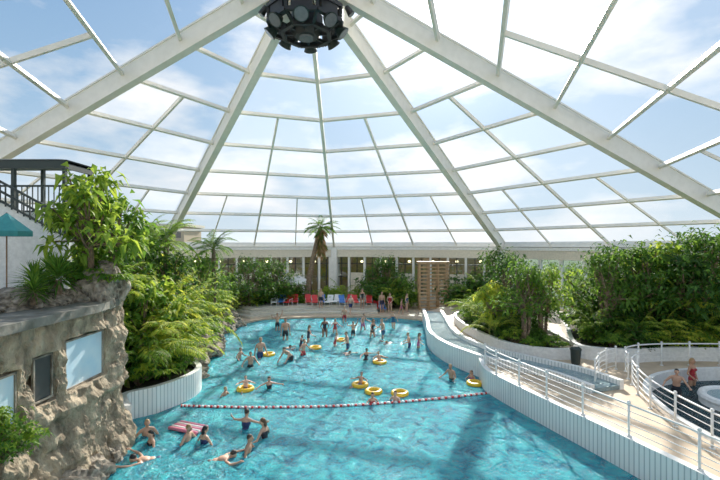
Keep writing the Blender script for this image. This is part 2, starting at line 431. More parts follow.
rope=MB()
rope.tube([(p[0],p[1],.02) for p in rp],.02,6,1)
for i in range(len(rp)-1):
    a=Vector((*rp[i],.03));b=Vector((*rp[i+1],.03))
    rope.tube([a,a.lerp(b,.1),a.lerp(b,.6),a.lerp(b,.7)],[.03,.05,.05,.03],8,i%2)
rope.obj('lane_rope',[m_red,m_white],True)

# ---------------------------------------------------------------- rocks
def rockmesh(name,seed,mat):
    bm=bmesh.new(); bmesh.ops.create_icosphere(bm,subdivisions=4,radius=1)
    for v in bm.verts:
        c=v.co.copy(); n=noise.fractal(c*1.3+Vector((seed,seed*2,0)),1,2,4); cell=noise.cell(c*1.5+Vector((seed,0,0)))
        v.co=c*(1+.35*n+.12*cell)
    me=bpy.data.meshes.new(name); bm.to_mesh(me); bm.free(); me.materials.append(mat); return me
rocks=[rockmesh('boulder%d'%i,i*3.7,m_rock2) for i in range(4)]
for i,p in enumerate(slr):
    for k in range(2):
        s=random.uniform(.4,.75)
        inst(rocks[(i+k)%4],'shore_boulder',(p[0]-.1-k*.7+random.uniform(-.15,.15),p[1]+random.uniform(-.3,.3),.15+k*.5),random.uniform(0,6),(s,s,s*.75))
fac=[(-12,14.4),(-9.5,14.1),(-8.1,13.6),(-7.4,13.1),(-7.15,12.5),(-7.15,11.6),(-7.1,10.4),(-7.15,9.4),(-7.1,8.2),(-7.2,6),(-7.2,3)]
fs=smooth(fac,22); nz=90
vs=[];ff=[]
WIN=((10.3,11.9,2.35,3.65),(9.3,9.95,2.4,3.5),(7.8,8.9,2.2,3.35),(5.6,7.0,2.2,3.4))
for i,p in enumerate(fs):
    a=Vector(fs[min(i+1,len(fs)-1)])-Vector(fs[max(i-1,0)]); nn=Vector((-a.y,a.x)).normalized()
    for j in range(nz+1):
        z=-1.2+(5.5)*j/nz
        P=Vector((p[0],p[1],z))
        rg_=1-abs(noise.noise(P*1.1))*2; 
        n=noise.fractal(P*.8,1,2,5)*.17+noise.fractal(P*3,1,2,4)*.10-.09*max(0,rg_)**4+noise.fractal(Vector((P.x*7,P.y*7,P.z*4)),1,2,2)*.035
        foot=max(0,1.6-max(z,0))*.24*(0.75+noise.noise(P*.7)) 
        if z<2.0 and 8.5<p[1]<12.9: n+=foot
        n+=.12*math.exp(-((z-2.0-.15*noise.noise(P))/.13)**2)
        for (y0,y1,z0,z1) in WIN:
            if p[0]>-7.6 and y0<p[1]<y1 and z0<z<z1: n=-.3
        vs.append((p[0]+nn.x*n,p[1]+nn.y*n,z))
for i in range(len(fs)-1):
    for j in range(nz):
        a=i*(nz+1)+j; ff.append((a,a+1,a+nz+2,a+nz+1))
me=bpy.data.meshes.new('rock_grotto_building'); me.from_pydata(vs,[],ff); me.materials.append(m_rock)
rb=bpy.data.objects.new('rock_grotto_building',me); COL.objects.link(rb)
wd=MB()
for (y0,y1,z0,z1,mt) in((10.35,11.85,2.4,3.6,0),(9.35,9.9,2.45,3.45,1),(7.85,8.85,2.25,3.3,0),(5.7,6.9,2.3,3.3,0)):
    wd.box((-7.3,(y0+y1)/2,(z0+z1)/2),(.04,y1-y0,z1-z0),0,mt)
    for z in(z0,z1): wd.box((-7.28,(y0+y1)/2,z),(.06,y1-y0+.06,.04),0,2)
    for y in(y0,y1): wd.box((-7.28,y,(z0+z1)/2),(.06,.04,z1-z0),0,2)
wd.obj('grotto_windows',[m_winint,m_darkint,m_rock2],parent=rb)
sl_path=[(-14,13.7),(-9.6,13.4),(-8.2,12.9),(-7.1,12.4),(-6.9,11),(-6.95,9),(-7.0,6),(-7.05,3),(-14,3)]
so=slab('terrace_slab',sl_path,[],4.22,4.42,M('slab_concrete',(.22,.21,.18),.85,(.12,.115,.09),3,.6),parent=rb)
for i in range(26):
    t=i/25
    y=8.3+t*5.0; x=-7.9-.9*random.random()-(.2 if y>12.5 else 0)
    if y<10: x-=.7
    s=random.uniform(.3,.55)
    inst(rocks[i%4],'terrace_boulder',(x+(.35 if y>11.8 else 0),y,4.4+s*.3),random.uniform(0,6),(s,s,s*.7))
for i in range(9):
    inst(rocks[i%4],'terrace_boulder',(-7.4-.25*(i%2)-max(0,i-5)*.3,12.0+.13*i,4.55+.2*(i%3)),i*1.3,(.38,.38,.5))
for (x,y,s) in((-6.85,10.9,.5),(-6.7,10.0,.6),(-6.95,11.8,.4),(-6.7,9.0,.7),(-7.4,12.9,.45)):
    inst(rocks[int(y)%4],'shore_boulder',(x-.1,y,.0),y,(s,s,s*.9))

# ---------------------------------------------------------------- upper left stair platform
pf=MB()
pf.box((-13.4,14.6,5.9),(5.2,1.0,2.4),0,0)
pf.box((-11.9,14.05,5.35),(4.4,.2,1.9),0,0)
pf.add([(-14.0,14.0,8.5),(-9.75,14.0,6.2),(-9.75,14.0,4.4),(-14.0,14.0,4.4),(-14.0,14.2,8.5),(-9.75,14.2,6.2),(-9.75,14.2,4.4),(-14.0,14.2,4.4)],
       [(0,3,2,1),(4,5,6,7),(0,1,5,4),(1,2,6,5),(3,7,6,2),(0,4,7,3)],0)
for i in range(22):
    t=i/21; x=-14.0+4.25*t; z=8.5-2.3*t
    pf.box((x,13.95,z+.33),(.035,.035,.7),0,1)
for k in(.7,.38,.06): pf.beam((-14.0,13.95,8.52+k),(-9.75,13.95,6.22+k),.06,.07,mat=1)
pf.box((-13.9,16.4,9.1),(6.0,1.6,.12),0,1); pf.box((-13.9,15.6,8.98),(6.0,.1,.28),0,1); pf.box((-10.95,16.4,8.98),(.1,1.6,.28),0,1)
pf.add([(-16.9,15.55,9.16),(-10.85,15.55,9.16),(-10.85,17.25,9.16),(-16.9,17.25,9.16),(-15.9,16.4,9.36),(-11.8,16.4,9.36)],[(0,1,5,4),(1,2,5),(2,3,4,5),(3,0,4)],1)
for x in(-16.8,-14.8,-12.9,-11.0):
    for y in(15.65,17.1): pf.box((x,y,7.2),(.12,.12,3.7),0,1)
for x in np.arange(-16.8,-10.9,.2): pf.box((x,15.65,7.7),(.03,.03,.95),0,1)
pf.box((-13.9,15.65,8.2),(6,.07,.07),0,1); pf.box((-13.9,15.65,7.25),(6,.07,.07),0,1)
pf.box((-13.9,16.4,7.1),(6,1.8,.2),0,0); pf.box((-13.9,16.4,5.6),(5.8,1.6,2.8),0,0)
pf.obj('viewing_platform_stairs',[m_white,m_dark])
um=MB()
um.tube([(0,0,-1.9),(0,0,.1)],.03,8,1)
n=8
vs=[(0,0,.1)]+[(.95*math.cos(2*math.pi*k/n),.95*math.sin(2*math.pi*k/n),-.35) for k in range(n)]+[(.95*math.cos(2*math.pi*k/n),.95*math.sin(2*math.pi*k/n),-.47) for k in range(n)]
um.add(vs,[(0,1+k,1+(k+1)%n) for k in range(n)]+[(1+k,1+n+k,1+n+(k+1)%n,1+(k+1)%n) for k in range(n)],0)
for k in range(n): um.beam((0,0,-.1),(.93*math.cos(2*math.pi*k/n),.93*math.sin(2*math.pi*k/n),-.37),.02,.02,mat=1)
ume=um.mesh('parasol',[m_teal,m_wood]); inst(ume,'parasol',(-10.6,12.6,6.85),.3,(.7,.7,1.25))

# ---------------------------------------------------------------- plants
def leafset(mb,P,D,Lg,Wd,mat=0,droop=.35):
    n=len(P); D=D/np.linalg.norm(D,axis=1)[:,None]
    up=np.array([0,0,1.0])+rng.normal(0,.25,(n,3)); Sd=np.cross(D,up); Sd/=np.linalg.norm(Sd,axis=1)[:,None]+1e-6
    Nn=np.cross(Sd,D)
    L=Lg[:,None];W=Wd[:,None]
    m=P+D*L*.45; tip=P+D*L*(1-.1)+np.array([0,0,-1])*L*droop
    V=np.stack([P,m+Sd*W*.5+Nn*W*.12,m-Nn*W*.06,m-Sd*W*.5+Nn*W*.12,tip],1).reshape(-1,3)
    b=mb.n; mb.v.extend(map(tuple,V.tolist())); mb.n+=5*n
    t=rng.random(n)
    mb.t.extend(np.repeat(t,5).tolist())
    for i in range(n):
        k=b+5*i; mb.f.extend([(k,k+1,k+2),(k,k+2,k+3),(k+1,k+4,k+2),(k+2,k+4,k+3)])
    mb.m.extend([mat]*4*n)
def frond(mb,base,az,el,L,nl=22,wl=.5,lw=.05,mat=0,bend=1.2,rmat=1,droop=.3):
    pts=[];p=Vector(base);e=el;st=L/14
    for i in range(15):
        pts.append(p.copy()); p=p+Vector((math.cos(az)*math.cos(e),math.sin(az)*math.cos(e),math.sin(e)))*st; e-=bend/14*(.5+i/14)
    mb.tube(pts,[.022*(1-.8*i/14)*max(1,L/2) for i in range(15)],4,rmat,.6)
    P=[];D=[];Lg=[]
    for i in range(nl):
        t=.15+.85*(i+.5)/nl; k=min(13,int(t*14)); f=t*14-k
        q=pts[k].lerp(pts[k+1],f); a=(pts[k+1]-pts[k]).normalized(); sd=a.cross(Vector((0,0,1)))
        if sd.length<.05: sd=Vector((-math.sin(az),math.cos(az),0))
        sd.normalize()
        ll=wl*math.sin(math.pi*min(1,.12+.85*t))**.6*(1.1-.3*t)
        for s in(-1,1):
            P.append(q);D.append(sd*s*1.0+a*.75+Vector((0,0,-.05+random.uniform(-.15,.15)))); Lg.append(ll*random.uniform(.85,1.1))
    P.append(pts[-1]);D.append((pts[-1]-pts[-2]));Lg.append(wl*.5)
    leafset(mb,np.array(P),np.array([list(d) for d in D]),np.array(Lg),np.full(len(P),lw),mat,droop)
def areca(seed,nf=26,L=2.0):
    random.seed(seed); mb=MB()
    for s in range(6):
        a=random.uniform(0,6.28);r=random.uniform(0,.3); h=random.uniform(.3,1.0)
        mb.tube([(r*math.cos(a),r*math.sin(a),-.1),(r*1.4*math.cos(a),r*1.4*math.sin(a),h)],[.05,.035],6,1)
    for i in range(nf):
        az=i*2.4+random.uniform(-.3,.3); el=random.uniform(.55,1.4); h=random.uniform(.3,1.1)
        frond(mb,(.25*math.cos(az),.25*math.sin(az),h),az,el,L*random.uniform(.75,1.15),24,.5,.055,0,random.uniform(1.1,1.9),1)
    return mb.mesh('areca',[m_leafB,M('stem',(.25,.28,.06),.6)])
def palmtree(h,lean,nf=22,L=2.3,skirt=False,r=.16,mat=None,lo=-.1):
    mb=MB(); pts=[];rad=[]
    for i in range(13):
        t=i/12; pts.append((lean[0]*t**1.5,lean[1]*t**1.5,h*t-.1)); rad.append(r*(1.35-.5*t)*(1.08 if i%2 else .95))
    mb.tube(pts,rad,10,1)
    top=Vector(pts[-1])
    for i in range(nf):
        az=i*2.4; el=random.uniform(lo,1.4)
        frond(mb,top,az,el,L*random.uniform(.85,1.1),26,.5,.06,0,random.uniform(1.0,1.8),2)
    if skirt:
        for i in range(60):
            az=i*2.4; frond(mb,top-Vector((0,0,random.uniform(0,2.0))),az,random.uniform(-1.35,-.6),L*.55,14,.4,.08,3 if i%3 else 0,.4,3)
    return mb.mesh('palm',[mat or m_leafB,m_trunk,M('stem2',(.2,.25,.06),.6),m_dead])
def shrub(seed,R=(1.5,1.5,1.5),nb=45,nl=38,ls=.3,lw=.15,mat=None,trunk=0.0):
    random.seed(seed); mb=MB()
    if trunk>0:
        mb.tube([(0,0,-.1),(.05,.03,trunk*.5),(0,0,trunk)],[.1,.08,.07],8,1)
    P=[];D=[];Lg=[];W=[]
    for i in range(nb):
        u=random.uniform(-.3,1); az=i*2.4+random.uniform(-.4,.4); c=math.sqrt(max(0,1-u*u)); k=random.uniform(.6,1.15)
        end=Vector((R[0]*c*math.cos(az)*k,R[1]*c*math.sin(az)*k,trunk+R[2]*.55+R[2]*u*k*.75))
        st=Vector((0,0,trunk*.9)) ; mid=st.lerp(end,.5)+Vector((0,0,.2*R[2]))
        mb.tube([st,mid,end],[.035,.022,.01],5,1)
        for j in range(nl):
            t=random.uniform(.35,1.05); p=(st.lerp(mid,t*2) if t<.5 else mid.lerp(end,t*2-1))+Vector((random.gauss(0,.13),random.gauss(0,.13),random.gauss(0,.13)))
            d=(end-st).normalized()*.5+Vector((random.gauss(0,.7),random.gauss(0,.7),random.gauss(0.05,.45)))
            P.append(p);D.append(d);l=ls*random.uniform(.6,1.2);Lg.append(l);W.append(l*lw/ls)
    leafset(mb,np.array([list(p) for p in P]),np.array([list(d) for d in D]),np.array(Lg),np.array(W),0,.3)
    return mb.mesh('shrub',[mat or m_leafA,m_trunk])
def bigleaf(seed,n=40,H=1.2,R=.9,ls=.55,mat=None):
    random.seed(seed); mb=MB()
    for i in range(n):
        az=i*2.4;r=R*math.sqrt(random.random()); z=H*(1-.5*(r/R)**2)*random.uniform(.55,1.05)
        b=Vector((0,0,.0)); e=Vector((r*math.cos(az),r*math.sin(az),z)); mb.tube([b,b.lerp(e,.5)+Vector((0,0,.15)),e],[.02,.016,.01],5,1)
        lob=7
        P=[];D=[]
        for k in range(lob):
            a=az+(k-(lob-1)/2)*.42; P.append(e);D.append(Vector((math.cos(a),math.sin(a),random.uniform(-.1,.15))))
        leafset(mb,np.array([list(p) for p in P]),np.array([list(d) for d in D]),np.full(lob,ls)*rng.uniform(.7,1.1,lob),np.full(lob,ls*.3),0,.3)
    return mb.mesh('bigleaf',[mat or m_leafC,m_trunk])
def umbrella_tree(seed,H=2.6,nb=16,R=1.3,ls=.42,mat=None,sp=.2,nl=34,base=.45,stems=1):
    random.seed(seed); mb=MB(); tops=[]
    for s in range(stems):
        a=s*2.1; l=.0 if stems==1 else .35
        t=Vector((l*math.cos(a)+.02,l*math.sin(a)+.05,H*(base+.1))); tops.append(t)
        mb.tube([(l*.3*math.cos(a),l*.3*math.sin(a),-.1),(l*.5*math.cos(a)+.06,l*.5*math.sin(a),H*.3),t],[.09,.075,.055],8,1)
    for i in range(nb):
        az=i*2.4; u=random.uniform(.0,1); r=R*(1-.7*u)*random.uniform(.55,1.2); tp=tops[i%stems]; st=tp-Vector((0,0,H*random.uniform(0,.2)))
        e=Vector((r*math.cos(az),r*math.sin(az),H*(base+(1-base)*u))); mid=st.lerp(e,.5)+Vector((0,0,-.05)); mb.tube([st,mid,e],[.045,.03,.02],6,1)
        P=[];D=[]
        for k in range(nl):
            a=k*2.4; el=random.uniform(-.6,.9); P.append(e+Vector((random.gauss(0,sp),random.gauss(0,sp),random.gauss(0,sp*.8)))); D.append(Vector((math.cos(a)*math.cos(el),math.sin(a)*math.cos(el),math.sin(el))))
        n=len(P); leafset(mb,np.array([list(p) for p in P]),np.array([list(d) for d in D]),rng.uniform(.6,1.15,n)*ls,np.full(n,ls*.34),0,.45)
    return mb.mesh('umbrella_tree',[mat or m_leafC,m_trunk])
def yucca(seed,n=110,L=.8,stem=.3):
    random.seed(seed); mb=MB(); mb.tube([(0,0,-.1),(0,0,stem)],[.09,.08],8,1)
    P=[];D=[]
    for i in range(n):
        az=i*2.4; el=-.4+1.9*(i/n); P.append((0,0,stem-.05+.25*i/n)); D.append((math.cos(az)*math.cos(el),math.sin(az)*math.cos(el),math.sin(el)))
    leafset(mb,np.array(P),np.array(D),rng.uniform(.8,1.1,n)*L,np.full(n,.06),0,.15)
    return mb.mesh('yucca',[m_leafC,m_trunk])
A1=areca(1);A2=areca(2,20,2.4)
SH=[shrub(11,mat=m_leafA),shrub(12,(1.6,1.5,1.8),50,40,.24,.11,m_leafC),shrub(13,(1.3,1.3,1.2),40,40,.36,.17,m_leafC),shrub(14,(1.5,1.5,1.4),50,46,.2,.1,m_leafB)]
TR=[shrub(21,(1.7,1.7,1.7),55,42,.3,.15,m_leafA,1.6),shrub(22,(1.5,1.5,1.6),50,42,.34,.18,m_leafC,1.2)]
BL=[bigleaf(31),bigleaf(32,30,1.5,1.0,.6,m_leafB)]
UT=[umbrella_tree(51),umbrella_tree(52,3.2,24,1.5,.4,m_leafA,.26),umbrella_tree(53,2.8,16,1.2,.5,m_leafB),umbrella_tree(54,3.6,30,1.9,.34,m_leafA,.32,44),umbrella_tree(55,3.3,20,1.15,.5,m_leafC,.13,22),
    umbrella_tree(56,3.9,24,1.35,.34,m_leafA,.24,32,.5,3),umbrella_tree(57,3.8,22,1.3,.36,m_leafC,.22,30,.5,3)]
YU=yucca(41)
random.seed(99)
def R_(): return random.uniform(0,6.28)
for x,y,z,k,s in [(-7.7,16.6,.7,0,.7),(-8.3,15.7,.7,1,.75),(-8.1,17.8,.7,2,.75),(-9.2,15.2,.7,0,1.1),(-9.3,17.0,.7,1,1.3),(-8.9,18.7,.7,0,1.0),(-10.3,16.0,.7,0,1.5),(-10.6,18.5,.7,2,1.6),(-9.3,20.6,.7,2,.9),(-10.5,21.5,.7,1,1.2),(-9.8,23.2,.7,0,.9),(-11.2,24,.7,0,1.4),(-10.4,26,.7,1,1.0),(-11.8,27,.7,0,1.4),(-11.2,29,.7,2,1.2),(-10.8,31.5,.7,3,1.0),(-12.5,31.5,.7,1,1.5),(-13.5,20,.7,0,1.9),(-14,25,.7,1,1.9),(-15,29,.7,0,1.9),(-12.5,17,.7,1,1.8),(-16,22,.7,0,2.1),(-11.6,14.9,1.8,2,1.2)]:
    inst(SH[k],'tropical_shrub',(x,y,z),R_(),s)
for x,y,s in [(-8.5,16.6,1.35),(-8.2,17.7,1.0),(-9.4,18.6,1.5),(-9.9,19.9,1.6),(-9.6,22.0,1.3),(-10.4,24.6,1.4),(-10.6,28,1.3),(-12,22.5,1.8),(-12.5,28.5,1.7),(-8.4,15.7,1.0)]:
    inst(random.choice([A1,A2]),'areca_palm',(x,y,.7),R_(),s)
for x,y,k,s in [(-9.6,20.8,5,1.2),(-10.3,26.4,3,1.2),(-10.6,17.0,3,1.4),(-13,24,3,1.5),(-9.0,18.0,2,1.3),(-10.6,23.0,2,1.5),(-8.6,16.5,4,1.1),(-11.6,20.5,3,1.6)]: inst(UT[k],'umbrella_tree',(x,y,.7),R_(),s)
for x,y,s in [(-7.75,17.2,1.0),(-8.4,19.6,1.3),(-9.1,22.4,1.2),(-8.0,15.9,.85),(-9.3,25.2,1.2)]: inst(BL[1],'philodendron',(x,y,.9),R_(),s)
random.seed(5)
for x,y,h,s in [(-9.4,27.0,5.1,.8),(-9.9,21.3,5.6,.85),(-13.0,26,5.8,.85)]:
    inst(palmtree(h/s,(.3,.1),24,2.2,lo=-.2,mat=m_leafC),'palm_tree',(x,y,.7),R_(),s)
inst(UT[4],'umbrella_tree',(-7.75,12.0,4.45),.5,(1.0,1.0,1.1)); inst(UT[4],'umbrella_tree',(-7.5,12.9,4.4),2.5,(.85,.85,.95)); inst(TR[1],'broadleaf_tree',(-8.3,13.2,4.2),2.5,.5)
inst(UT[2],'umbrella_tree',(-8.2,12.6,4.4),4,(.8,.8,1.08))
inst(BL[0],'philodendron',(-7.6,12.5,4.7),1,.75); inst(BL[0],'philodendron',(-8.4,12.4,4.7),2,.8)
for x,y,z,s in [(-7.9,11.0,4.8,.95),(-8.5,11.6,4.8,1.0),(-8.3,10.7,4.7,.9),(-8.0,10.3,4.6,.7)]: inst(YU,'yucca_plant',(x,y,z),R_(),s)
inst(A1,'areca_palm',(-8.1,13.7,4.0),1,.65); inst(SH[2],'tropical_shrub',(-9.3,12.2,4.3),1,.4)
inst(SH[1],'tropical_shrub',(-6.85,7.85,1.75),1,.4); inst(UT[0],'umbrella_tree',(-6.85,8.0,1.5),1,.5)
random.seed(8)
inst(palmtree(7.1,(1.3,0),22,1.8,True,.22,m_leafC,.0),'palm_tree',(-5.0,39.5,.65),0,1)
random.seed(98)
for x,y,k,s in [(-9,38.5,0,1.3),(-7.4,40.2,0,1.6),(-6.3,38.8,2,1.0),(-10.8,37,3,1.5),(-2.8,40.5,2,1.1),(-3.3,38.9,0,.8),(1.6,39.8,0,1.5),(3.2,40.3,0,1.6),(4.3,39.3,2,1.1),(.3,41,3,1.1),(9.6,37.6,0,1.7),(11.3,36.5,0,1.8),(13.3,34.5,3,1.7),(-13,35,0,1.9),(-15.5,32.5,1,1.9),(10,33.5,2,1.4),(9.5,31.5,0,1.2)]:
    inst(SH[k],'tropical_shrub',(x,y,.12),R_(),s)
for x,y,s in [(-8.2,39.5,1.2),(2.6,39.2,1.1),(10.4,36.0,1.3),(12.5,33.5,1.3),(-1.7,39.8,1.0)]: inst(A1,'areca_palm',(x,y,.12),R_(),s)
for x,y,k,s in [(-7.8,38.9,3,1.15),(2.4,40.6,3,1.2),(12,35.5,3,1.4),(-9.6,36.6,3,1.2)]: inst(UT[k],'umbrella_tree',(x,y,.12),R_(),s)
# right planter 1
for x,y,k,s in [(7.7,22.0,0,.5),(8.7,20.9,2,.5),(7.3,23.7,0,.65),(9.0,22.8,0,.75),(7.6,26,0,.8),(9.0,25.5,2,1.0),(7.6,28.0,2,.8)]:
    inst(SH[k],'tropical_shrub',(x,y,1.0),R_(),s)
inst(UT[5],'umbrella_tree',(8.2,20.9,1.0),0,.98); inst(UT[6],'umbrella_tree',(9.3,21.3,1.0),2,1.0); inst(UT[2],'umbrella_tree',(7.5,23.4,1.0),3,.95);inst(UT[5],'umbrella_tree',(8.6,24.0,1.0),3,1.05); inst(UT[1],'umbrella_tree',(8.9,22.2,1.0),1,1.0)
for x,y,s in [(7.2,22.6,.7),(7.3,25.6,.9)]: inst(A2,'areca_palm',(x,y,1.0),R_(),s)
inst(BL[1],'philodendron',(7.8,21.2,1.0),1,.6); inst(BL[0],'philodendron',(9.3,20.3,1.0),1,.6); inst(BL[0],'philodendron',(8.4,20.4,1.0),1,.5)
# right planter 2
for x,y,k,s in [(11.7,20.7,2,.7),(12.6,20.4,0,.85),(13.9,20.8,0,1.0),(15.4,20.7,0,1.0),(17,20.6,0,1.1),(18.6,20.5,2,1.1),(12.8,22.6,0,1.3),(14.5,22.6,0,1.6),(17,22.6,0,1.7),(18.9,22.4,0,1.7),(13.7,25,1,1.6),(16.5,25,0,1.8),(18.8,24.6,0,1.6),(19.9,21.8,1,1.4),(14.6,19.8,1,.55),(13.1,19.6,0,.5),(16.2,19.7,2,.6),(17.6,19.6,0,.6),(19.2,19.6,1,.6)]:
    inst(SH[k],'tropical_shrub',(x,y,1.1),R_(),s)
for x,y,k,s in [(12.4,21.0,5,1.1),(14.6,21.2,6,1.25),(17.2,21.2,5,1.3),(19.3,21.0,6,1.3),(13.6,21.9,3,1.25),(16.0,20.6,1,1.3),(15.9,22.5,2,1.65),(18.3,22.3,3,1.45)]: inst(UT[k],'umbrella_tree',(x,y,1.1),R_(),s)
for x,y,s in [(12.0,21.0,.85),(13.2,20.2,.75),(16.2,20.1,.85),(16.0,21.9,1.5),(18.6,20.7,1.3),(14.3,20.2,.8)]: inst(A1,'areca_palm',(x,y,1.1),R_(),s)
for x,y,s in [(12.0,19.9,.7),(13.9,20.0,.8),(15.3,19.9,.8),(18.1,19.8,.8)]: inst(BL[int(x)%2],'philodendron',(x,y,1.1),R_(),s)

# ---------------------------------------------------------------- railings
def railing(path,z,h=1.0,sp=1.3,wires=4):
    mb=MB(); P=[Vector((*p,z)) for p in path]
    for f in range(wires+1):
        hh=h*(f+1)/(wires+1); mb.tube([p+Vector((0,0,hh)) for p in P],.028 if f==wires else .012,6)
    last=None
    for i,p in enumerate(P):
        if last is None or (p-last).length>=sp or i==len(P)-1:
            mb.tube([p,p+Vector((0,0,h+.04))],.032,8); mb.ell(p+Vector((0,0,h+.06)),(.05,.05,.05),8,6); last=p
            mb.tube([p,p+Vector((0,0,.03))],.07,8)
    return mb.obj('pool_railing',[m_white],True)
railing([(p[0]+.02,p[1]) for p in sr if p[1]<17.8],.9,.85)
railing(smooth([(9.3,8),(9.15,11.3),(9.4,13.6),(10.3,15.9),(11.2,16.9)],8),.7,.95,1.1)
railing(smooth([(10.6,16.6),(11.4,17.9),(13,18.45),(15.5,18.5),(18,18.4)],8),.7,.95,1.1)
railing(smooth([(8.9,15.9),(9.9,17.2),(10.9,17.9)],6),.7,.9,1.0)

# ---------------------------------------------------------------- furniture, tower, bins
dc=MB()
dc.box((0,0,.36),(.62,1.3,.07),0,0)
dc.add([(-.31,.62,.36),(.31,.62,.36),(.31,1.05,.95),(-.31,1.05,.95),(-.31,.68,.33),(.31,.68,.33),(.31,1.11,.92),(-.31,1.11,.92)],[(0,1,2,3),(7,6,5,4),(0,4,5,1),(1,5,6,2),(2,6,7,3),(3,7,4,0)],0)
for x in(-.27,.27):
    for y in(-.55,.5): dc.tube([(x,y,0),(x,y,.36)],.025,6,1)
    dc.tube([(x*1.15,-.3,.36),(x*1.15,-.3,.58),(x*1.15,.75,.6)],.02,6,1)
dcl=[dc.mesh('deck_chair',[c,m_white]) for c in (m_white,m_blue,m_red,m_white,m_red,m_blue)]
for i in range(17):
    x=-7.6+i*.6
    if -5.3<x<-4.7: continue
    inst(dcl[(i*5+i//3)%6],'deck_chair',(x,37.2+(.35 if i%2 else 0),.68 if x<1.3 else .12),random.uniform(-.2,.2),.85)
pwe=um.mesh('parasol_w',[m_white,m_wood])
for x,y in((-5.9,40.3),(-7.8,41.2)): inst(pwe,'parasol',(x,y,2.95),0,1.4)
tw=MB()
for x in(0,.85,1.7,2.55):
    tw.box((x,0,2.1),(.14,.14,4.4),0,0); tw.box((x,.9,2.1),(.14,.14,4.4),0,0)
for z in np.arange(.25,4.3,.33):
    tw.box((1.275,-.08,z),(2.75,.05,.13),0,0); 
for z in(.4,2.2,4.2):
    for x in(0,2.55): tw.box((x,.45,z),(.1,1,.1),0,0)
tw.box((1.275,.45,4.35),(2.9,1.2,.1),0,0)
inst(tw.mesh('tower',[M('light_wood',(.5,.32,.17),.6,(.36,.22,.11),4)]),'wooden_lattice_tower',(5.4,38,.1),0,1)
bn=MB(); bn.tube([(0,0,0),(0,0,.05),(0,0,.75)],[.2,.22,.26],14,0); bn.tube([(0,0,.75),(0,0,.82),(0,0,.95)],[.29,.29,.12],14,0)
bne=bn.mesh('bin',[m_dark]); inst(bne,'litter_bin',(9.6,18.7,.7),0,.85)
wp=MB(); wp.tube([(0,0,0),(0,0,.55),(0,0,.62)],[1.25,1.25,1.18],28,0); wp.torus((0,0,.6),1.15,.14,36,8)
wp.tube([(0,0,.6),(0,0,.64)],[1.0,1.0],28,1)
inst(wp.mesh('whirlpool',[m_white,m_chan]),'whirlpool_tub',(13.6,14.9,-.1),0,1)
slab('exterior_ground',[(-300,-100),(300,-100),(300,400),(-300,400)],[],-.6,-.3,m_grass)
ab=MB(); ab.box((-39,78,4.5),(16,8,9.6),0,0)
for i in range(7):
    for j in range(3): ab.box((-46+i*2.3,73.98,2.2+j*2.9),(1.3,.1,1.5),0,1)
ab.box((-39,78,9.5),(17,9,.5),0,2)
ab.obj('apartment_building',[M('brick',(.45,.35,.22),.8),m_darkint,m_cream])
for i in range(26):
    dg_=-78+i*6.2
    if -34<dg_<34: continue
    a=math.radians(dg_); r=random.uniform(36,42)
    inst(SH[i%3],'exterior_hedge_tree',(CX+r*math.sin(a),CY+r*math.cos(a),-.4),R_(),random.uniform(1.9,2.4))

